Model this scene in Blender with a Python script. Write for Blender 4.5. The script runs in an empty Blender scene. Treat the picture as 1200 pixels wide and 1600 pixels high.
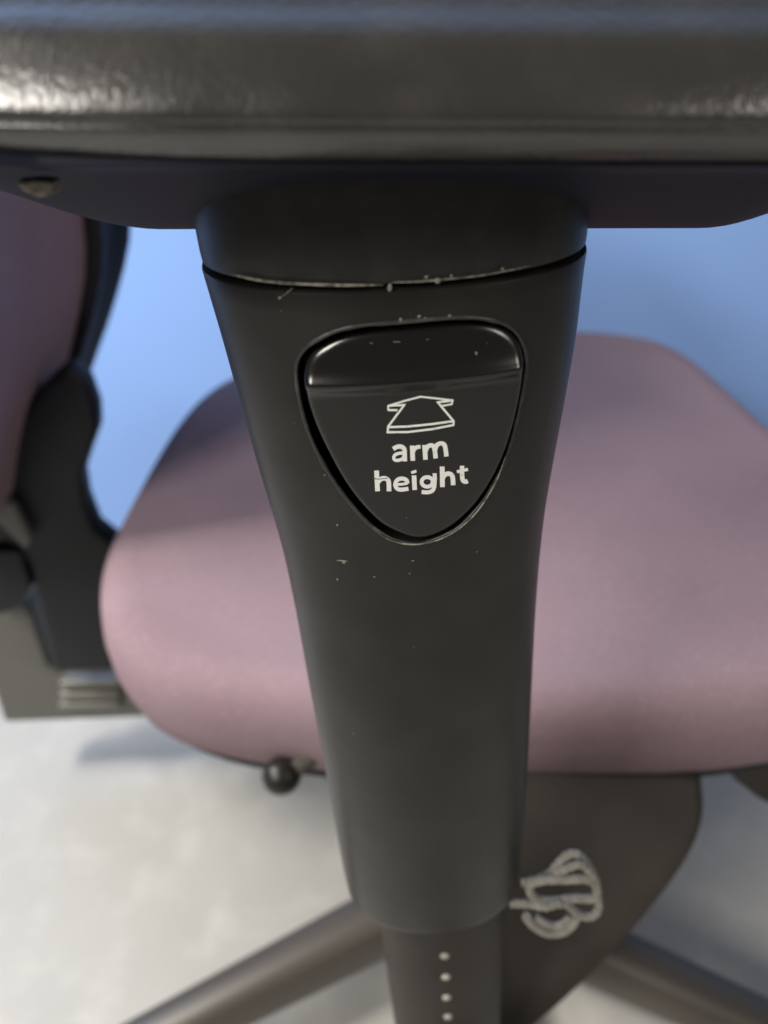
import bpy, bmesh, math, random
from mathutils import Vector, Matrix, noise
random.seed(4)
R = math.radians
sc = bpy.context.scene
C = sc.collection

# ------------------------------------------------------------------ camera
H = 0.73                       # camera height over the floor
F = 1155.0                     # focal length in photo pixels (1200 x 1600)
PITCH, ROLL = R(34.0), R(4.5)
rx = Vector((1, 0, 0)); fw = Vector((0, math.cos(PITCH), -math.sin(PITCH))); up = Vector((0, math.sin(PITCH), math.cos(PITCH)))
iR = rx*math.cos(ROLL) - up*math.sin(ROLL)
iU = rx*math.sin(ROLL) + up*math.cos(ROLL)
cam = bpy.data.objects.new('camera', bpy.data.cameras.new('camera')); C.objects.link(cam)
M = Matrix(((iR.x, iU.x, -fw.x), (iR.y, iU.y, -fw.y), (iR.z, iU.z, -fw.z))).to_4x4()
M.translation = (0, 0, H)
cam.matrix_world = M
cam.data.sensor_fit = 'VERTICAL'; cam.data.sensor_height = 36; cam.data.lens = 36*F/1600
cam.data.clip_start = 0.002; cam.data.clip_end = 60
cam.data.dof.use_dof = True; cam.data.dof.focus_distance = 0.158
cam.data.dof.aperture_fstop = cam.data.lens*0.001/0.0027
sc.camera = cam

# ------------------------------------------------------------------ light
sc.view_settings.view_transform = 'Standard'; sc.view_settings.look = 'None'
sc.view_settings.exposure = 0.0; sc.view_settings.gamma = 1
w = bpy.data.worlds.new('World'); sc.world = w; w.use_nodes = True
bg = w.node_tree.nodes['Background']; bg.inputs[0].default_value = (1.0, 0.93, 0.84, 1); bg.inputs[1].default_value = 0.06
def area(name, loc, target, size, power, col, sy=None):
    l = bpy.data.lights.new(name, 'AREA'); l.energy = power; l.color = col
    l.shape = 'RECTANGLE'; l.size = size; l.size_y = sy or size
    o = bpy.data.objects.new(name, l); C.objects.link(o)
    o.location = loc
    o.rotation_euler = (Vector(target)-Vector(loc)).to_track_quat('-Z', 'Y').to_euler()
    return o
area('unseen_lamp', (-1.2, .19, H+1.30), (0.05, 0.45, H-.28), 0.32, 38, (1.0, 0.95, 0.88))
area('unseen_lamp', (-1.2, -.98, H+1.15), (0.0, 0.2, H-.25), 0.6, 38, (1.0, 0.95, 0.88))
area('unseen_lamp', (1.4, -1.0, H+.75), (0.2, 0.3, H-.6), .5, 10, (1.0, 0.93, 0.85))  # added low fill, brightens the floor at the right
area('wall_fill_lamp', (-.95, .52, H+.70), (0.0, 0.98, H-.2), 0.3, 11, (0.97, 0.97, 1.0))  # added fill that washes the wall brighter; no fixture known there

# ------------------------------------------------------------------ projection helpers
def ray(px, py): return (iR*((px-600)/F) + iU*((800-py)/F) + fw).normalized()
def atY(px, py, Y):
    d = ray(px, py); t = Y/d.y; return Vector((d.x*t, Y, H+d.z*t))
def atZ(px, py, z):            # z relative to the camera height
    d = ray(px, py); t = z/d.z; return Vector((d.x*t, d.y*t, H+z))
def atPlane(px, py, p0, n):
    d = ray(px, py); o = Vector((0, 0, H)); t = (Vector(p0)-o).dot(n)/d.dot(n); return o+d*t
def proj(p):
    q = Vector(p)-Vector((0, 0, H)); z = q.dot(fw); return 600+F*q.dot(iR)/z, 800-F*q.dot(iU)/z
def lerp_tab(tab, v):
    if v <= tab[0][0]: return tab[0][1]
    for (a, b), (c, d) in zip(tab, tab[1:]):
        if v <= c: return b+(d-b)*(v-a)/(c-a)
    return tab[-1][1]
def smooth_tab(tab, v, r):
    return sum(lerp_tab(tab, v+k*r/3) for k in range(-3, 4))/7
def sstep(a, b, x):
    t = max(0, min(1, (x-a)/(b-a))); return t*t*(3-2*t)
def catmull(pts, n, closed=True):
    out = []; m = len(pts)
    for i in range(m if closed else m-1):
        g = lambda k: Vector(pts[k % m]) if closed else Vector(pts[max(0, min(m-1, k))])
        p0, p1, p2, p3 = g(i-1), g(i), g(i+1), g(i+2)
        for k in range(n):
            t = k/n
            out.append(0.5*((2*p1)+(p2-p0)*t+(2*p0-5*p1+4*p2-p3)*t*t+(3*p1-p0-3*p2+p3)*t**3))
    if not closed: out.append(Vector(pts[-1]))
    return out

# ------------------------------------------------------------------ materials
def mat(name, col, rough=.5, spec=.5, metal=0, bumps=(), var=None, coat=0, sheen=0):
    """bumps: (scale, strength, distance, detail, kind); var: (scale, colour, lo, hi)"""
    m = bpy.data.materials.new(name); m.use_nodes = True; nt = m.node_tree; N = nt.nodes; L = nt.links
    b = N['Principled BSDF']; b.inputs['Base Color'].default_value = (*col, 1); b.inputs['Roughness'].default_value = rough
    b.inputs['Specular IOR Level'].default_value = spec; b.inputs['Metallic'].default_value = metal
    b.inputs['Coat Weight'].default_value = coat
    if sheen: b.inputs['Sheen Weight'].default_value = sheen; b.inputs['Sheen Roughness'].default_value = .6
    tc = N.new('ShaderNodeTexCoord')
    prev = None
    for (s, st, dist, det, kind) in bumps:
        if kind == 'n':
            t = N.new('ShaderNodeTexNoise'); t.inputs['Scale'].default_value = s; t.inputs['Detail'].default_value = det; o = t.outputs['Fac']
        elif kind == 'v':
            t = N.new('ShaderNodeTexVoronoi'); t.inputs['Scale'].default_value = s; o = t.outputs['Distance']
        else:
            t = N.new('ShaderNodeTexWave'); t.inputs['Scale'].default_value = s; t.bands_direction = 'X'; t.inputs['Distortion'].default_value = det; t.inputs['Detail Scale'].default_value = 3; o = t.outputs['Fac']
        L.new(tc.outputs['Object'], t.inputs['Vector'])
        bp = N.new('ShaderNodeBump'); bp.inputs['Strength'].default_value = st; bp.inputs['Distance'].default_value = dist
        L.new(o, bp.inputs['Height'])
        if prev: L.new(prev, bp.inputs['Normal'])
        prev = bp.outputs['Normal']
    if prev: L.new(prev, b.inputs['Normal'])
    if var:
        last = None
        for (s, c2, lo, hi) in var:
            t = N.new('ShaderNodeTexNoise'); t.inputs['Scale'].default_value = s; t.inputs['Detail'].default_value = 5
            L.new(tc.outputs['Object'], t.inputs['Vector'])
            mr = N.new('ShaderNodeMapRange'); mr.inputs['From Min'].default_value = lo; mr.inputs['From Max'].default_value = hi
            L.new(t.outputs['Fac'], mr.inputs['Value'])
            mx = N.new('ShaderNodeMix'); mx.data_type = 'RGBA'
            L.new(mr.outputs['Result'], mx.inputs['Factor'])
            if last: L.new(last, mx.inputs[6])
            else: mx.inputs[6].default_value = (*col, 1)
            mx.inputs[7].default_value = (*c2, 1); last = mx.outputs[2]
        L.new(last, b.inputs['Base Color'])
    return m
plastic = mat('black plastic', (.0115, .0102, .0088), .38, .36, bumps=[(2600, .10, .0002, 3, 'n'), (90, .05, .002, 2, 'n')], var=[(60, (.019, .018, .016), .4, .75)])
plastic_neck = mat('black neck plastic', (.012, .0115, .011), .40, .5, bumps=[(1800, .16, .0002, 4, 'n'), (160, .10, .001, 3, 'n')], var=[(110, (.030, .029, .027), .45, .8)])
plastic_gloss = mat('button plastic', (.010, .0098, .0095), .22, .5, bumps=[(1200, .03, .0002, 3, 'n')])
plastic_dark = mat('dark shell plastic', (.007, .008, .013), .5, .35, bumps=[(600, .1, .0005, 3, 'n')])
pad_mat = mat('moulded pad skin', (.028, .027, .025), 0.24, 1.0, bumps=[(800, .10, .0010, 4, 'n'), (1500, .10, .0004, 2, 'v')], var=[(70, (.045, .043, .039), .45, .8)])
frame_mat = mat('arm frame plastic', (.008, .010, .020), .6, .2, bumps=[(1500, .08, .0002, 3, 'n')])  # blue in the base colour stands in for the wall's reflection
fabric = mat('mauve woven fabric', (.255, .183, .205), .95, .15, bumps=[(240, .3, .0007, 1.5, 'w'), (700, .4, .0008, 3, 'n')], var=[(9, (.225, .158, .18), .4, .7), (420, (.31, .225, .25), .5, .8)], sheen=0)
metal_leg = mat('painted leg metal', (.085, .076, .066), .38, .5, metal=.25, bumps=[(300, .06, .001, 3, 'n')])
grey_metal = mat('grey painted bracket', (.12, .117, .105), .5, .5, bumps=[(200, .1, .001, 3, 'n')])
pale_metal = mat('pale ribbed metal', (.17, .167, .15), .4, .5, metal=.3, bumps=[(150, .1, .001, 3, 'n')])
bracket_mat = mat('brown black bracket', (.021, .018, .015), .55, .25, bumps=[(400, .1, .0005, 3, 'n')], var=[(14, (.035, .030, .025), .4, .7)])
cord_mat = mat('pale grey cord', (.26, .25, .22), .8, .3, bumps=[(1500, .5, .0004, 2, 'n')], var=[(250, (.17, .165, .14), .42, .72)])
print_mat = mat('white print', (.84, .84, .81), .6, .4, var=[(1600, (.42, .42, .40), .62, .74)], bumps=[(2500, .2, .0001, 2, 'n')])
scuff_mat = mat('whitened scuffed plastic', (.30, .28, .23), .8, .3, bumps=[(3000, .4, .0002, 3, 'n')], var=[(700, (.10, .09, .075), .42, .62)])
burr_mat = mat('pale plastic burr', (.24, .225, .185), .7, .3)
stud_mat = mat('pale stud', (.36, .35, .31), .6, .4, bumps=[(1500, .4, .0004, 2, 'n')])
wall_mat = mat('blue painted wall', (.26, .44, .86), .75, .3, bumps=[(180, .12, .001, 4, 'n')], var=[(3, (.25, .41, .79), .4, .7)])
floor_mat = mat('marbled pale floor', (.41, .395, .355), .42, .4, var=[(7, (.39, .38, .345), .42, .7), (22, (.49, .475, .43), .5, .8), (55, (.40, .36, .31), .60, .85), (140, (.46, .46, .43), .6, .8)], bumps=[(60, .04, .001, 3, 'n')])

# ------------------------------------------------------------------ mesh helpers
def mk(name, verts, faces, m, parent=None, smooth=True, angle=40):
    me = bpy.data.meshes.new(name); me.from_pydata([tuple(v) for v in verts], [], faces); me.update()
    bm = bmesh.new(); bm.from_mesh(me); bmesh.ops.recalc_face_normals(bm, faces=bm.faces); bm.to_mesh(me); bm.free()
    if smooth:
        me.shade_smooth(); me.set_sharp_from_angle(angle=R(angle))
    me.materials.append(m)
    o = bpy.data.objects.new(name, me); C.objects.link(o)
    if parent: o.parent = parent
    return o
def loft(rings, cap=True, closed=True):
    n = len(rings[0]); v = [p for r in rings for p in r]; f = []
    for i in range(len(rings)-1):
        for k in range(n if closed else n-1):
            a = i*n+k; b = i*n+(k+1) % n; f.append((a, b, b+n, a+n))
    if cap:
        f.append(tuple(range(n))[::-1]); f.append(tuple(range((len(rings)-1)*n, len(rings)*n)))
    return v, f
def tube_vf(path, r, seg=10, closed=False):
    """r number or list"""
    n = len(path); rings = []; prev = None
    for i, p in enumerate(path):
        a = path[(i-1) % n] if (closed or i > 0) else path[0]; b = path[(i+1) % n] if (closed or i < n-1) else path[-1]
        t = (Vector(b)-Vector(a)).normalized()
        if prev is None:
            prev = t.orthogonal().normalized()
        u = (prev-t*prev.dot(t)).normalized(); prev = u; v = t.cross(u)
        rr = r[i] if isinstance(r, (list, tuple)) else r
        rings.append([Vector(p)+(u*math.cos(2*math.pi*k/seg)+v*math.sin(2*math.pi*k/seg))*rr for k in range(seg)])
    if closed:
        vs = [p for q in rings for p in q]; f = []
        for i in range(n):
            j = (i+1) % n
            # align the seam
            best = min(range(seg), key=lambda s: (rings[j][s]-rings[i][0]).length) if j == 0 else 0
            for k in range(seg):
                f.append((i*seg+k, i*seg+(k+1) % seg, j*seg+(k+1+best) % seg, j*seg+(k+best) % seg))
        return vs, f
    return loft(rings)
def join(*vfs):
    V = []; Fc = []
    for v, f in vfs:
        o = len(V); V += list(v); Fc += [tuple(i+o for i in q) for q in f]
    return V, Fc
def bevelled(o, w, seg=3, ang=35):
    bm = bmesh.new(); bm.from_mesh(o.data)
    ed = [e for e in bm.edges if len(e.link_faces) == 2 and e.calc_face_angle() > R(ang)]
    bmesh.ops.bevel(bm, geom=ed, offset=w, segments=seg, affect='EDGES', profile=.6, clamp_overlap=True)
    bm.to_mesh(o.data); bm.free(); o.data.shade_smooth(); o.data.set_sharp_from_angle(angle=R(50))
    return o
def prism_px(name, pts, Y0, Y1, m, parent, bev=.004):
    """outline seen in the photo at distance Y0, extruded straight back to Y1"""
    fr = [atY(x, y, Y0) for x, y in pts]; bk = [Vector((p.x, Y1, p.z)) for p in fr]
    v, f = loft([fr, bk]); o = mk(name, v, f, m, parent, smooth=False)
    return bevelled(o, bev)
def tag(o, label, cat, group=None):
    o['label'] = label; o['category'] = cat
    if group: o['group'] = group
def apply_bool(o, cutter):
    md = o.modifiers.new('b', 'BOOLEAN'); md.operation = 'DIFFERENCE'; md.object = cutter; md.solver = 'EXACT'
    bpy.context.view_layer.update()
    dg = bpy.context.evaluated_depsgraph_get()
    me = bpy.data.meshes.new_from_object(o.evaluated_get(dg)); o.modifiers.clear(); o.data = me
    bpy.data.objects.remove(cutter)

# ------------------------------------------------------------------ floor and wall
def sheet(name, pts, m):
    o = mk(name, pts, [(0, 1, 2, 3)], m, smooth=False); o['kind'] = 'structure'; return o
sheet('floor', [(-4, -3, 0), (4, -3, 0), (4, 0.98, 0), (-4, 0.98, 0)], floor_mat)
sheet('wall', [(-4, 0.98, 0), (4, 0.98, 0), (4, 0.98, 2.7), (-4, 0.98, 2.7)], wall_mat)

# ------------------------------------------------------------------ the chair
chair = bpy.data.objects.new('office_chair', None); C.objects.link(chair); chair.location = (0, 0, 0)
tag(chair, 'mauve fabric office chair with black arm post marked arm height', 'office chair')

# --- outer sleeve: half width and centre taken from its two edges
CY = .155
LE = [(300, 283), (365, 297), (400, 305), (430, 314), (520, 341), (620, 369), (720, 398), (790, 420), (860, 440), (950, 459), (1050, 477), (1170, 500), (1290, 522), (1350, 533), (1400, 545), (1460, 556)]
RE = [(300, 940), (368, 920), (430, 912), (500, 904), (570, 892), (640, 879), (710, 866), (780, 854), (860, 845), (940, 839), (1040, 834), (1140, 829), (1240, 823), (1350, 814), (1410, 808), (1460, 803)]
def edgeX(tab, z, lo, hi):
    for _ in range(40):
        mid = (lo+hi)/2; x, y = proj((mid, CY-.003, H+z))
        if x < smooth_tab(tab, y, 22): lo = mid
        else: hi = mid
    return (lo+hi)/2
ZT = (atY(306, 402, CY).z + atY(919, 369, CY).z)/2 - H
SLOPE = (atY(919, 369, CY).z - atY(306, 402, CY).z)/(atY(919, 369, CY).x-atY(306, 402, CY).x)
ZB = atY(675, 1462, CY-.022).z - H
NR = 90
def ring_par(z):
    l = edgeX(LE, z, -.15, .05); r = edgeX(RE, z, -.05, .15)
    a = (r-l)/2; cx = (r+l)/2
    for _ in range(3):
        b = a0*.74 if _ else a*.74
        d2 = (cx*cx+CY*CY); a0 = a*math.sqrt(max(.2, (d2-b*b)/d2)) if True else a
    return cx, a0, a0*.74
PAR = [(ZT+.02+(ZB-.01-ZT-.02)*i/NR,)+ring_par(ZT+.02+(ZB-.01-ZT-.02)*i/NR) for i in range(NR+1)]
def par(z):
    t = (z-PAR[0][0])/(PAR[-1][0]-PAR[0][0])*NR; t = max(0, min(NR-1e-6, t)); i = int(t); u = t-i
    return tuple(PAR[i][k]*(1-u)+PAR[i+1][k]*u for k in (1, 2, 3))
EX = 2.25
def ell(z, k, n, s=1.0, ins=0.0, slope=0.0):
    cx, a, b = par(z); a = a*s-ins; b = b*s-ins; t = 2*math.pi*k/n
    c, q = math.cos(t), math.sin(t)
    x = cx+a*math.copysign(abs(c)**(2/EX), c); y = CY+b*math.copysign(abs(q)**(2/EX), q)
    return Vector((x, y, H+z+slope*(x-cx)))
def front(x, z):
    """y of the sleeve's front face at x, z (z from the camera)"""
    cx, a, b = par(z); u = min(.999, abs((x-cx)/a)); return CY-b*(1-u**EX)**(1/EX)
def hit(px, py, fn):
    y = .13
    for _ in range(12):
        p = atY(px, py, y); y = fn(p.x, p.z-H)
    return atY(px, py, y)
SEG = 144
rings = []
prof = [(0.0002, .0022), (0.0, .0006), (-.0003, .00015), (-.0008, 0)]
for dz, ins in prof: rings.append([ell(ZT+dz, k, SEG, 1, ins, SLOPE) for k in range(SEG)])
zz = ZT-.0014; n = 84
for i in range(1, n+1):
    z = zz+(ZB+.006-zz)*i/n; rings.append([ell(z, k, SEG, 1, 0, SLOPE*(1-i/n)) for k in range(SEG)])
for dz, ins in [(.0045, .0005), (.0028, .0013), (.0014, .0025), (.0004, .0042), (0, .006)]:
    rings.append([ell(ZB+dz, k, SEG, 1, ins) for k in range(SEG)])
v, f = loft(rings); sleeve = mk('arm_sleeve', v, f, plastic, chair)

HOLE = [(463, 590), (470, 553), (503, 527), (551, 511), (632, 503), (723, 496), (778, 503), (809, 523), (822, 561), (817, 608), (802, 676), (783, 733), (754, 784), (718, 823), (682, 842), (650, 850), (613, 842), (577, 819), (533, 768), (500, 715), (477, 660)]
BTN = [(482, 596), (489, 562), (511, 541), (551, 524), (632, 511), (723, 505), (771, 511), (800, 531), (811, 562), (808, 606), (793, 674), (772, 731), (743, 779), (710, 813), (680, 831), (654, 837), (628, 830), (592, 809), (551, 762), (518, 704), (494, 648)]
hole3 = [hit(p.x, p.y, front) for p in catmull([(x, y, 0) for x, y in HOLE], 8)]
cv, cf = loft([[Vector((p.x, p.y-.02, p.z)) for p in hole3], [Vector((p.x, CY-.004, p.z)) for p in hole3]])
cut = mk('cut', cv, cf, plastic, None, smooth=False)
apply_bool(sleeve, cut)
sleeve.data.shade_smooth(); sleeve.data.set_sharp_from_angle(angle=R(38))
rimp = [p+Vector((0, .00012, 0)) for p in hole3]
rim_r = [.00042+.00016*noise.noise(p*400) for p in rimp]
v, f = tube_vf(rimp, rim_r, 10, True)
rim = mk('button_rim', v, f, mat('worn rim plastic', (.030, .029, .027), .36, .5, bumps=[(900, .3, .0006, 3, 'n')], var=[(130, (.10, .095, .085), .55, .75)]), sleeve)

# --- the button
zr = atY(650, 590, .128).z-H
def btn(x, z):
    cx, a, b = par(z)
    u = min(.95, abs((x-cx)/a)); y = CY-b*(1-(.80*u)**EX)**(1/EX)
    s = z-zr
    if s > 0:
        e = s-.0005*(1-math.exp(-s/.0005)); off = .0015-.26*e-.00095*(1-math.exp(-e/.0010))
    else: off = .0015*(1-sstep(-.0024, -.0002, s)) * 0 + .0015*sstep(-.0030, 0, s)
    return y+.0001-off
bcx = sum(x for x, y in BTN)/len(BTN); bcy = sum(y for x, y in BTN)/len(BTN)
BTN = [(x+(x-bcx)*.04, y+(y-bcy)*.028) for x, y in BTN]
bo = [hit(p.x, p.y, lambda x, z: btn(x, z)+.0008) for p in catmull([(x, y, 0) for x, y in BTN], 10)]
bc = sum((Vector((p.x, 0, p.z)) for p in bo), Vector())/len(bo)
rr = []
for i in range(0, 111):
    t = i/110; ring = []
    for p in bo:
        q = Vector((bc.x+(p.x-bc.x)*t, 0, bc.z+(p.z-bc.z)*t)); q.y = btn(q.x, q.z-H)
        e = max(0, (t-.93)/.07); q.y += .0012*(1-math.sqrt(max(0, 1-e*e)))
        ring.append(q)
    if i == 0: ring = [Vector((bc.x, btn(bc.x, bc.z-H), bc.z))]*len(bo)
    rr.append(ring)
rr.append([Vector((p.x, p.y+.007, p.z)) for p in rr[-1]])
v, f = loft(rr, cap=False)
button = mk('height_button', v, f, plastic_gloss, chair, angle=60)
bm = bmesh.new(); bm.from_mesh(button.data); bmesh.ops.remove_doubles(bm, verts=bm.verts, dist=1e-7); bmesh.ops.recalc_face_normals(bm, faces=bm.faces); bm.to_mesh(button.data); bm.free()
button.data.shade_smooth(); button.data.set_sharp_from_angle(angle=R(60))

# --- print on the button
def onbtn(px, py, lift=.00007):
    p = hit(px, py, btn); p.y -= lift; return p
def ribbon(pts, w, closed=False, sub=6):
    """flat printed stroke following px points, width in px"""
    P = []
    for i in range(len(pts)-(0 if closed else 1)):
        a = Vector(pts[i]); b = Vector(pts[(i+1) % len(pts)])
        for k in range(sub): P.append(a+(b-a)*k/sub)
    if not closed: P.append(Vector(pts[-1]))
    n = len(P); L_, R_ = [], []
    for i in range(n):
        a = P[(i-1) % n] if closed or i else P[0]; b = P[(i+1) % n] if closed or i < n-1 else P[-1]
        d1 = (P[i]-a); d2 = (b-P[i])
        if d1.length < 1e-6: d1 = d2
        if d2.length < 1e-6: d2 = d1
        d1.normalize(); d2.normalize(); t = (d1+d2)
        t = t.normalized() if t.length > .2 else d1
        nn = Vector((-t.y, t.x)); k = 1/max(.55, nn.dot(Vector((-d1.y, d1.x))))
        L_.append(P[i]+nn*w/2*k); R_.append(P[i]-nn*w/2*k)
    V = [onbtn(p.x, p.y) for p in L_]+[onbtn(p.x, p.y) for p in R_]
    Fc = []
    for i in range(n if closed else n-1):
        j = (i+1) % n; Fc.append((i, j, n+j, n+i))
    return V, Fc
zx = lambda x, y: (570+x*.15, 600+y*.15)
GL = {
 'a': [([(296, 676), (330, 655), (372, 650), (405, 668), (415, 705), (417, 804)], 46), ([(415, 722), (372, 718), (322, 732), (302, 760), (312, 788), (345, 793), (385, 780), (412, 755)], 34)],
 'r': [([(493, 640), (500, 798)], 48), ([(500, 712), (515, 680), (542, 656), (580, 652)], 40)],
 'm': [([(622, 634), (632, 787)], 48), ([(631, 702), (650, 655), (685, 637), (716, 648), (728, 690), (738, 773)], 46), ([(729, 692), (750, 636), (790, 617), (825, 628), (839, 668), (850, 753)], 46)],
 'h': [([(122, 900), (133, 1115)], 50), ([(131, 1030), (160, 992), (205, 980), (240, 998), (250, 1035), (252, 1115)], 48)],
 'e': [([(318, 1045), (385, 1042), (445, 1032)], 28), ([(445, 1036), (432, 998), (385, 982), (336, 1000), (317, 1048), (335, 1086), (380, 1098), (454, 1088)], 42)],
 'i': [([(512, 950), (520, 1102)], 48), ([(485, 925), (505, 915), (538, 906)], 30)],
 'g': [([(640+58*math.cos(k*math.pi/6)+10, 1018+50*math.sin(k*math.pi/6)) for k in range(13)], 40), ([(728, 928), (728, 1000), (722, 1070), (700, 1112), (650, 1126), (592, 1122)], 42)],
 'hh': [([(806, 858), (808, 1072)], 50), ([(808, 985), (832, 945), (872, 932), (906, 948), (916, 985), (920, 1052)], 48)],
 't': [([(1012, 850), (1014, 960), (1024, 1005), (1050, 1016), (1072, 1008)], 46), ([(958, 912), (1015, 900), (1074, 886)], 32)]}
for ch in 'a r m h e i g hh t'.split():
    acc = []
    for k, (pts, wd) in enumerate(GL[ch]):
        P = [zx(p.x, p.y) for p in catmull([(x, y, 0) for x, y in pts], 6, False)]
        v, f = ribbon(P, wd*.15, sub=1)
        acc.append(([p-Vector((0, .00001*k, 0)) for p in v], f))
    mk('letter', *join(*acc), print_mat, button, smooth=False)
parts = [
    ribbon([zx(*p) for p in [(243, 272), (243, 226), (400, 178), (580, 131), (740, 148), (915, 168), (905, 208), (800, 228)]], 2.8),
    ribbon([zx(*p) for p in [(340, 270), (243, 270)]], 3.2),
    ribbon([zx(*p) for p in [(245, 224), (412, 216), (243, 440), (238, 500), (450, 498), (700, 468), (922, 425), (925, 385), (760, 188), (912, 170)]], 3.3),
    ribbon([zx(*p) for p in [(240, 447), (450, 440), (700, 415), (920, 385)]], 3.4)]
V, Fc = join(*parts)
# lift successive strokes a hair so that crossings never share a plane
off = 0; k = 0
for v_, f_ in parts:
    for i in range(len(v_)): V[off+i] = V[off+i]-Vector((0, .00001*k, 0))
    off += len(v_); k += 1
mk('arrow_emblem', V, Fc, print_mat, button, smooth=False)
# the nick that runs through the h, and the one through the dot of the i
v, f = join(ribbon([(580, 747.5), (592, 748.2), (606, 747)], 1.0), ribbon([(645, 741.5), (652, 737.5)], 1.0))
v = [p-Vector((0, .00005, 0)) for p in v]
mk('print_nick', v, f, plastic_gloss, button, smooth=False)

# --- neck above the seam, shared skirt and pad
def tiltz(x): return -x*math.tan(R(4.2))
neck = []
for dz, ins in [(-.004, .0034), (.0002, .0032), (.0008, .0030), (.00095, .0006), (.0012, .0001), (.0026, 0), (.006, 0), (.010, .0001), (.016, .0003), (.022, .0005)]:
    cx, a, b = par(ZT)
    neck.append([ell(ZT, k, SEG, 1, ins+.0003, SLOPE)+Vector((0, 0, dz)) for k in range(SEG)])
v, f = loft(neck); mk('arm_neck', v, f, plastic_neck, chair)

# pad and frame are swept along x; profiles in (Y, z)
pad_prof = [(.117, -.0172), (.1115, -.0168), (.1075, -.0160), (.1050, -.0138), (.1042, -.0121), (.1046, -.0116), (.1043, -.0108), (.1048, -.0092), (.1060, -.0070), (.1074, -.0048), (.1092, -.0026), (.1118, -.0008), (.1150, .0010), (.119, .0036), (.126, .0068), (.136, .0100), (.150, .0115), (.165, .0104), (.180, .0080), (.192, .0020), (.200, -.0040), (.202, -.0100), (.196, -.0150)]
def sweep(profile, x0, x1, n, endr, fz=lambda x: 0, yc=.153, zc=-.006):
    P = catmull([(y, z, 0) for y, z in profile], 3)
    rings = []
    for i in range(n+1):
        x = x0+(x1-x0)*i/n
        e = min(1, min(x-x0, x1-x)/endr); s = math.sqrt(max(0.0004, 1-(1-e)**2))
        rings.append([Vector((x, yc+(p.x-yc)*(.55+.45*s) if s < 1 else p.x, H+tiltz(x)+fz(x)+zc+(p.y-zc)*s)) for p in P])
    return loft(rings)
v, f = sweep(pad_prof, -.150, .125, 120, .030)
for p in v:
    if p.x < 0 and p.y < .15: p.y += 1.2*p.x*p.x
    if p.y < .106 and p.z < H+tiltz(p.x)-.004: p.y += .0003*noise.noise(p*90)
pad = mk('arm_pad', v, f, pad_mat, chair, angle=60)
frame_prof = [(.1080, -.0163), (.1135, -.0177), (.1180, -.0189), (.124, -.0202), (.132, -.0243), (.141, -.0290), (.150, -.0335), (.157, -.0362), (.165, -.0368), (.175, -.033), (.186, -.024), (.193, -.015), (.185, -.011), (.150, -.010), (.122, -.011)]
def fz(x): return .011*sstep(-.050, -.085, x) if x < -.05 else 0
FP = catmull([(y, z, 0) for y, z in frame_prof], 4)
rings = []
for i in range(91):
    x = -.105+.215*i/90; lift = .9*sstep(0, 1, max(0, (-.040-x)/.065)); lift2 = .6*sstep(0, 1, max(0, (x-.07)/.04))
    k = 1-max(lift, lift2)
    rings.append([Vector((x, p.x, H+tiltz(x)-.0150+(p.y+.0150)*(k if p.y < -.015 else 1))) for p in FP])
v, f = loft(rings)
mk('arm_frame', v, f, frame_mat, chair, angle=60)

# --- lower post with its studs
rings = []
ztop = ZB+.02
def lowpar(z):
    xs = []
    for tab in ([(1440, 590), (1500, 596), (1600, 606)], [(1440, 790), (1600, 791)]):
        lo, hi = -.1, .15
        for _ in range(40):
            m_ = (lo+hi)/2; x, y = proj((m_, CY, H+z))
            t = tab[0][1]+(tab[-1][1]-tab[0][1])*(y-1440)/160
            if x < t: lo = m_
            else: hi = m_
        xs.append((lo+hi)/2)
    return (xs[0]+xs[1])/2, (xs[1]-xs[0])/2*.985
z0 = ZB; cA, aA = lowpar(ZB); cB, aB = lowpar(ZB-.03)
for i in range(0, 40):
    z = ztop-(.20)*i/39; t = (ZB-z)/.03; cx = cA+(cB-cA)*t; a = aA
    rings.append([Vector((cx+a*math.copysign(abs(math.cos(u))**.9, math.cos(u)), CY+.74*a*math.copysign(abs(math.sin(u))**.9, math.sin(u)), H+z)) for u in [2*math.pi*k/72 for k in range(72)]])
v, f = loft(rings); lower = mk('lower_post', v, f, bracket_mat, chair)
def lowfront(x, z):
    t = (ZB-z)/.03; cx = cA+(cB-cA)*t; u = min(.99, abs((x-cx)/aA)); return CY-.74*aA*(1-u**2.22)**(1/2.22)
def blob(c, r, flat=1.0, seg=14):
    V = []; Fc = []; n = 8
    rings = [[c+Vector((r*math.sin(math.pi*i/n)*math.cos(2*math.pi*k/seg), -flat*r*math.cos(math.pi*i/n), r*math.sin(math.pi*i/n)*math.sin(2*math.pi*k/seg))) for k in range(seg)] for i in range(n+1)]
    return loft(rings, cap=False)
st0 = None
for i, (px, py) in enumerate([(695, 1493), (697, 1526), (698, 1558), (700, 1588), (702, 1618), (704, 1648)]):
    c = hit(px, py, lowfront)
    if st0 is None:
        v, f = blob(Vector((0, 0, 0)), .00185, .6); st0 = mk('stud', v, f, stud_mat, lower)
        s = st0
    else:
        s = st0.copy(); C.objects.link(s); s.parent = lower
    s.location = c

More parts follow.
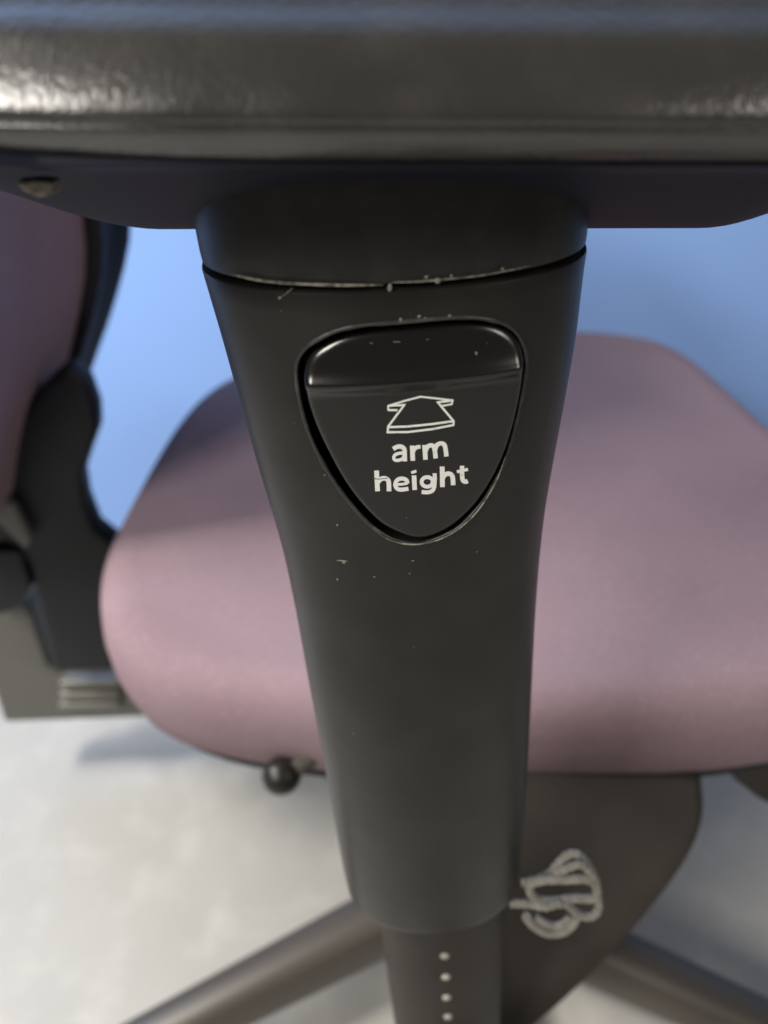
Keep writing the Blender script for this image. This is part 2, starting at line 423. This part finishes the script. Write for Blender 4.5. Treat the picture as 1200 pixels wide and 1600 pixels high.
# --- bracket that carries the post under the seat
n_ = Vector((0, -.74, .67)).normalized(); p0 = Vector((.07, .195, H-.415))
bo_ = [(660, 1190), (830, 1196), (1000, 1196), (1088, 1200), (1100, 1232), (1098, 1275), (1080, 1320), (1045, 1370), (990, 1435), (930, 1500), (870, 1560), (815, 1612), (780, 1660), (760, 1720), (665, 1720), (650, 1600)]
outl = [atPlane(p.x, p.y, p0, n_) for p in catmull([(x, y, 0) for x, y in bo_], 5)]
cc = sum(outl, Vector())/len(outl)
rings = []
for s_, d in [(.90, -.020), (.97, -.018), (1, -.013), (1, -.008), (.985, -.003), (.95, -.0005), (.90, 0), (.5, .0), (.02, 0)]:
    rings.append([cc+(p-cc)*s_ + n_*(d+.0) + n_*(.010*(1-((p-cc).length*s_/.11)**2)) for p in outl])
v, f = loft(rings); mk('arm_bracket', v, f, bracket_mat, chair, angle=70)

# --- seat
so = [(158, 985), (166, 905), (188, 848), (212, 775), (243, 690), (290, 622), (345, 582), (430, 552), (600, 526), (780, 508), (900, 505), (1000, 512), (1065, 531), (1130, 580), (1200, 645), (1300, 735), (1400, 850), (1440, 960), (1400, 1090), (1300, 1120), (1200, 1140), (1000, 1155), (830, 1158), (600, 1155), (500, 1148), (400, 1138), (300, 1122), (230, 1094), (182, 1052)]
so3 = []
for p in catmull([(x, y, 0) for x, y in so], 5):
    z = -.318 if p.y > 900 else (-.318+.028*sstep(900, 640, p.y))
    so3.append(atZ(p.x, p.y, z))
sm = [sum((so3[(i+k) % len(so3)] for k in range(-3, 4)), Vector())/7 for i in range(len(so3))]
sc_ = sum(sm, Vector())/len(sm)
def seat_top(x, y):
    d = .006*math.exp(-(((x+.02)/.12)**2+((y-.45)/.16)**2))
    d2 = .004*math.sin(7*x+3)*math.sin(11*y)
    return -.288-d+d2*.4
prof = [(.90, -.368), (.95, -.364), (.985, -.352), (1.0, -.334), (1.0, -.318), (.99, -.304), (.965, -.295), (.93, -.290)]
rings = []
for s_, z in prof:
    rings.append([Vector((sc_.x+(p.x-sc_.x)*s_, sc_.y+(p.y-sc_.y)*s_, H+z)) for p in sm])
for i in range(1, 21):
    s_ = .93*(1-i/20)+.0005; r = []
    for p in sm:
        x = sc_.x+(p.x-sc_.x)*s_; y = sc_.y+(p.y-sc_.y)*s_
        k = sstep(.93, .55, s_); r.append(Vector((x, y, H-.290*(1-k)+seat_top(x, y)*k+.001*noise.noise(Vector((x*14, y*14, 0))))))
    rings.append(r)
v, f = loft(rings); seat = mk('seat_cushion', v, f, fabric, chair, angle=80)
seat.data.polygons  # keep
rings = [[Vector((sc_.x+(p.x-sc_.x)*s_, sc_.y+(p.y-sc_.y)*s_, H+z)) for p in sm] for s_, z in [(.70, -.395), (.86, -.388), (.93, -.376), (.95, -.368), (.93, -.362)]]
v, f = loft(rings); mk('seat_pan', v, f, plastic_dark, chair, angle=70)
# knob and lever below the seat
kc = atY(440, 1212, .262)
rings = []
for i in range(11):
    t = i/10; x = -.011+.022*t; r = .0105*math.sqrt(max(.03, 1-(2*t-1)**2)); rings.append([kc+Vector((x, r*math.cos(u), r*math.sin(u))) for u in [2*math.pi*k/24 for k in range(24)]])
v, f = loft(rings); knob = mk('lever_knob', v, f, plastic, chair)
v, f = tube_vf([kc+Vector((.008, 0, .004)), kc+Vector((.04, .03, .006)), kc+Vector((.10, .09, .004))], .005, 10); mk('lever_rod', v, f, metal_leg, chair)

# --- backrest: cushion, shell, uprights
BF = []
for px, py in ((110, 800), (118, 700), (130, 600), (160, 500), (190, 365)):
    q = atY(px, py, .66); BF.append((q.z-H, q.x-.010))
BF += [(.0, BF[-1][1]+.008), (.30, BF[-1][1]-.02)]
def back_front(z):
    return smooth_tab(BF, z, .03)
def slab(name, y0, y1, z0, z1, off, th, m, pw=4.0, nz=40, nu=56):
    rings = []
    for i in range(nz+1):
        v_ = -1+2*i/nz; zz_ = (z0+z1)/2+(z1-z0)/2*math.sin(v_*math.pi/2)
        q = abs(math.sin(v_*math.pi/2)); wdt = (1-q**pw)**(1/pw) if q < 1 else .0
        wdt = max(wdt, .02); ring = []
        for k in range(nu):
            a = 2*math.pi*k/nu; c, s = math.cos(a), math.sin(a)
            yy = (y1-y0)/2*wdt*math.copysign(abs(c)**.55, c); xx = th/2*min(1, wdt*1.4)*math.copysign(abs(s)**.7, s)
            curve = -.03*(1-(yy/((y1-y0)/2))**2)
            ring.append(Vector((back_front(zz_)-th/2+off+xx+curve+.02, (y0+y1)/2+yy, H+zz_)))
        rings.append(ring)
    v, f = loft(rings); return mk(name, v, f, m, chair, angle=80)
slab('back_cushion', .40, .64, -.335, .31, 0, .055, fabric)
slab('back_rim', .60, .70, -.33, .31, .008, .05, plastic_dark)
slab('back_shell', .395, .685, -.34, .325, -.048, .030, plastic_dark)
prism_px('back_upright', [(0, 690), (50, 620), (100, 570), (134, 596), (149, 640), (151, 675), (138, 712), (127, 745), (133, 785), (150, 828), (182, 852), (190, 900), (185, 1000), (175, 1052), (82, 1055), (62, 960), (40, 880), (10, 850), (-120, 880), (-120, 690)], .54, .565, plastic_dark, chair, .008)
prism_px('lever_highlight', [(-30, 770), (20, 790), (48, 845), (40, 860), (0, 820), (-40, 800)], .525, .535, grey_metal, chair, .003)  # diagonal highlight on the dark back parts, built as a pale sliver
brk = prism_px('back_bracket', [(-120, 880), (45, 945), (75, 1040), (100, 1056), (190, 1052), (320, 1060), (420, 1130), (225, 1122), (6, 1130), (-30, 1020)], .57, .60, grey_metal, chair, .006)
for yy in (1072, 1090, 1106):
    o = prism_px('rib', [(92, yy-5), (185, yy-7), (188, yy+1), (92, yy+4)], .560, .575, pale_metal, brk, .002)
prism_px('shell_corner', [(-60, 860), (30, 860), (50, 920), (30, 950), (0, 962), (-60, 960)], .535, .56, plastic_dark, chair, .004)

# --- far arm, beyond the seat
def swept_post(name, cx, cy, z0, z1, a, b, m):
    rings = [[Vector((cx+a*(1+.25*sstep(.5, 1, i/20))*math.cos(u), cy+b*(1+.2*sstep(.5, 1, i/20))*math.sin(u), H+z0+(z1-z0)*i/20)) for u in [2*math.pi*k/40 for k in range(40)]] for i in range(21)]
    v, f = loft(rings); return mk(name, v, f, m, chair)
swept_post('lower_post', .035, .80, -.43, -.20, .021, .016, bracket_mat)
swept_post('arm_sleeve', .03, .80, -.24, -.015, .025, .019, plastic)
v, f = sweep([(.76, -.015), (.755, -.006), (.765, .001), (.80, .003), (.835, .001), (.845, -.006), (.84, -.015), (.80, -.02)], -.15, .125, 50, .03, yc=.80)
mk('arm_pad', v, f, pad_mat, chair)
v, f = tube_vf(catmull([Vector((.035, .80, H-.42)), Vector((.045, .79, H-.45)), Vector((.06, .72, H-.45)), Vector((.07, .60, H-.41))], 8, False), .02, 14)
mk('arm_bracket', v, f, bracket_mat, chair)

# --- mechanism, column and five-star base
hub = atZ(703, 1378, -(H-.085)); hub.z = 0
def cyl(name, c, r0, r1, z0, z1, m, parent=chair):
    rings = [[Vector((c.x+r*math.cos(u), c.y+r*math.sin(u), z)) for u in [2*math.pi*k/40 for k in range(40)]] for r, z in [(r0*.9, z0), (r0, z0+.003), (r1, z1-.003), (r1*.9, z1)]]
    v, f = loft(rings); return mk(name, v, f, m, parent)
cyl('gas_column', hub, .026, .026, .10, .36, plastic)
cyl('base_hub', hub, .045, .038, .055, .125, metal_leg)
o = mk('tilt_mechanism', *loft([[Vector((hub.x+x, hub.y+y, z)) for x, y in [(-.04, -.07), (.10, -.07), (.10, .07), (-.04, .07)]] for z in (.275, .345)]), plastic_dark, chair, smooth=False)
bevelled(o, .015)
def leg_mesh():
    rings = []
    for i in range(15):
        t = i/14; r = .035+.40*t; hw = .023-.006*t; zt = .108-.030*t; zb = .060+.004*t
        if i == 14: hw *= .6; zt -= .01
        cs = [(-hw, zb), (-hw*1.02, zb+.3*(zt-zb)), (-hw*.92, zt-.010), (-hw*.62, zt-.002), (-hw*.3, zt), (hw*.3, zt), (hw*.62, zt-.002), (hw*.92, zt-.010), (hw*1.02, zb+.3*(zt-zb)), (hw, zb)]
        rings.append([Vector((r, y, z)) for y, z in cs])
    return loft(rings)
v, f = leg_mesh(); leg0 = mk('base_leg', v, f, metal_leg, chair, angle=50)
def wheel_mesh():
    rings = []
    for y, r in [(-.026, .018), (-.024, .024), (-.018, .027), (-.006, .027), (-.004, .022), (.004, .022), (.006, .027), (.018, .027), (.024, .024), (.026, .018)]:
        rings.append([Vector((.42+r*math.cos(u), y, .0275+r*math.sin(u))) for u in [2*math.pi*k/28 for k in range(28)]])
    a = loft(rings)
    b = tube_vf([Vector((.42, 0, .028)), Vector((.42, 0, .066))], .007, 10)
    return join(a, b)
v, f = wheel_mesh(); wh0 = mk('caster', v, f, plastic_dark, leg0)
for i in range(5):
    if i == 0: L_ = leg0
    else:
        L_ = leg0.copy(); C.objects.link(L_); L_.parent = chair
        w_ = wh0.copy(); C.objects.link(w_); w_.parent = L_
    L_.location = (hub.x, hub.y, 0); L_.rotation_euler = (0, 0, R([202, 268, 331, 50, 124][i]))

# right front corner paddle, just beyond the bracket
prism_px('seat_lever', [(1118, 1190), (1150, 1222), (1185, 1250), (1230, 1272), (1330, 1290), (1330, 1180)], .27, .30, bracket_mat, chair, .004)

# --- scuffs and burrs
def fleck(px, py, fn, w, h, rot=0, lift=.00008, n=9, jag=.35):
    V = [];
    for k in range(n):
        a = 2*math.pi*k/n; r = 1-jag*random.random(); x = w/2*math.cos(a)*r; y = h/2*math.sin(a)*r
        x, y = x*math.cos(rot)-y*math.sin(rot), x*math.sin(rot)+y*math.cos(rot)
        p = hit(px+x, py+y, fn); p.y -= lift; V.append(p)
    c = hit(px, py, fn); c.y -= lift*3.2; V.append(c)
    return V, [(k, (k+1) % n, n) for k in range(n)]
def surf_line(pts, fn, w, lift=.0001):
    P = catmull([(x, y, 0) for x, y in pts], 8, False); path = []; rad = []
    for i, p in enumerate(P):
        q = hit(p.x, p.y, fn); q.y -= lift; path.append(q); t = i/(len(P)-1)
        rad.append(w*(.15+.85*min(1, 6*t, 6*(1-t)))*(.75+.5*abs(noise.noise(q*900))))
    return tube_vf(path, rad, 6)
seamf = lambda x, z: front(x, z)
mk('worn_edge', *surf_line([(362, 428), (390, 435), (430, 441), (480, 444), (540, 445.5), (600, 445)], seamf, .00030), scuff_mat, sleeve)
mk('worn_edge', *surf_line([(612, 441), (650, 440), (700, 436), (760, 429), (830, 415)], seamf, .00016), scuff_mat, sleeve)
bits = [fleck(609, 448, seamf, 7, 17, .1), fleck(684, 438, seamf, 10, 12, .5), fleck(705, 431, seamf, 6, 6), fleck(785, 420, seamf, 7, 6), fleck(666, 433, seamf, 7, 7), fleck(437, 465, seamf, 5, 5), surf_line([(458, 449), (448, 458), (438, 465)], seamf, .00008), fleck(626, 499, seamf, 5, 7), fleck(655, 494, seamf, 7, 5), fleck(702, 493, seamf, 6, 5), fleck(664, 497, seamf, 4, 4), fleck(535, 876, seamf, 20, 3, .05), fleck(537, 879, seamf, 6, 4), fleck(527, 905, seamf, 4, 4), fleck(585, 901, seamf, 4, 3), fleck(527, 820, seamf, 4, 4), fleck(479, 664, seamf, 3, 12, -.2), fleck(507, 742, seamf, 4, 3), fleck(645, 876, seamf, 5, 3), fleck(640, 896, seamf, 3, 3), fleck(745, 862, seamf, 3, 2)]
for _ in range(12):
    bits.append(fleck(random.uniform(430, 830), random.uniform(470, 1250), seamf, random.uniform(1.2, 2.6), random.uniform(1, 2.2)))
for b_ in bits: mk('burr', *b_, burr_mat, sleeve)
mk('worn_edge', *surf_line([(590, 834), (620, 847), (655, 850), (690, 841), (722, 822), (750, 793), (775, 752), (790, 712)], lambda x, z: front(x, z)-.0003, .00022), scuff_mat, rim)  # worn lower rim, its highlight put into the pale colour
bits = [fleck(744, 552, lambda x, z: btn(x, z), 5, 6), fleck(620, 534, btn, 16, 2.2), fleck(580, 536, btn, 7, 2), fleck(585, 747, btn, 7, 2), fleck(668, 530, btn, 5, 2)]
fm = mat('faint burr', (.16, .155, .14), .6)
for b_ in bits: mk('burr', *b_, fm, button)
# chipped pale corner of the arm frame
def framef(x, z): return .118
V = []
chip = [(22, 284), (55, 281), (83, 284), (83, 306), (60, 309), (36, 299)]
fr = [atY(x, y, .1195) for x, y in chip]
v, f = loft([fr, [p+Vector((0, .004, 0)) for p in fr]]); o = mk('chipped_corner', v, f, scuff_mat, chair, smooth=False); bevelled(o, .0006)

# ------------------------------------------------------------------ the looped cord beside the sleeve
zq = lambda x, y: (780+x/6, 1300+y/6)
def cordpath(pts, Y=.138, closed=False, n=8):
    P = catmull([(a, b, c) for a, b, c in pts], n, closed)
    return [atY(*zq(p.x, p.y), Y+p.z*.001) for p in P]
def beaded(path, r, amp=.08, freq=1.3): return [r*(1+amp*math.sin(i*freq)) for i in range(len(path))]
loop1 = cordpath([(305, 480, 0), (430, 448, -1), (620, 446, -1), (800, 440, -1), (890, 480, 0), (918, 555, 0), (880, 622, 0), (700, 622, 0), (520, 645, 0), (380, 640, 0), (310, 595, 0), (286, 530, 0)], closed=True)
loop6 = cordpath([(440, 430, 1), (560, 375, 1), (680, 320, 0), (770, 302, 0), (850, 370, 0), (905, 455, 0)])
loop2 = cordpath([(250, 790, 0), (330, 880, -1), (460, 945, -1), (600, 930, -1), (690, 860, 0), (720, 790, 1)])
loop3 = cordpath([(110, 670, 2), (200, 670, 1), (310, 680, -1), (420, 700, -2), (520, 680, -2), (620, 670, -1), (700, 740, 0), (780, 790, 0), (870, 790, 0), (930, 720, 1), (925, 600, 2)])
loop4 = cordpath([(210, 480, 3), (340, 450, 3), (470, 390, 3), (560, 290, 3), (640, 215, 3), (730, 205, 3), (800, 270, 3), (870, 370, 3)])
loop5 = cordpath([(330, 790, 1), (420, 850, 0), (520, 880, 0), (610, 850, 0), (660, 800, 1)])
V, Fc = join(tube_vf(loop1, beaded(loop1, .0016, .04), 12, True), tube_vf(loop2, beaded(loop2, .0018, .03), 12), tube_vf(loop6, beaded(loop6, .0015, .12), 12), tube_vf(loop3, beaded(loop3, .0015, .12), 12), tube_vf(loop4, beaded(loop4, .0015, .10), 12), tube_vf(loop5, beaded(loop5, .0014, .03), 12))
cord = mk('cord_loop', V, Fc, cord_mat, None)
tag(cord, 'small tangled loop of pale grey cord beside the lower end of the black arm post', 'cord')
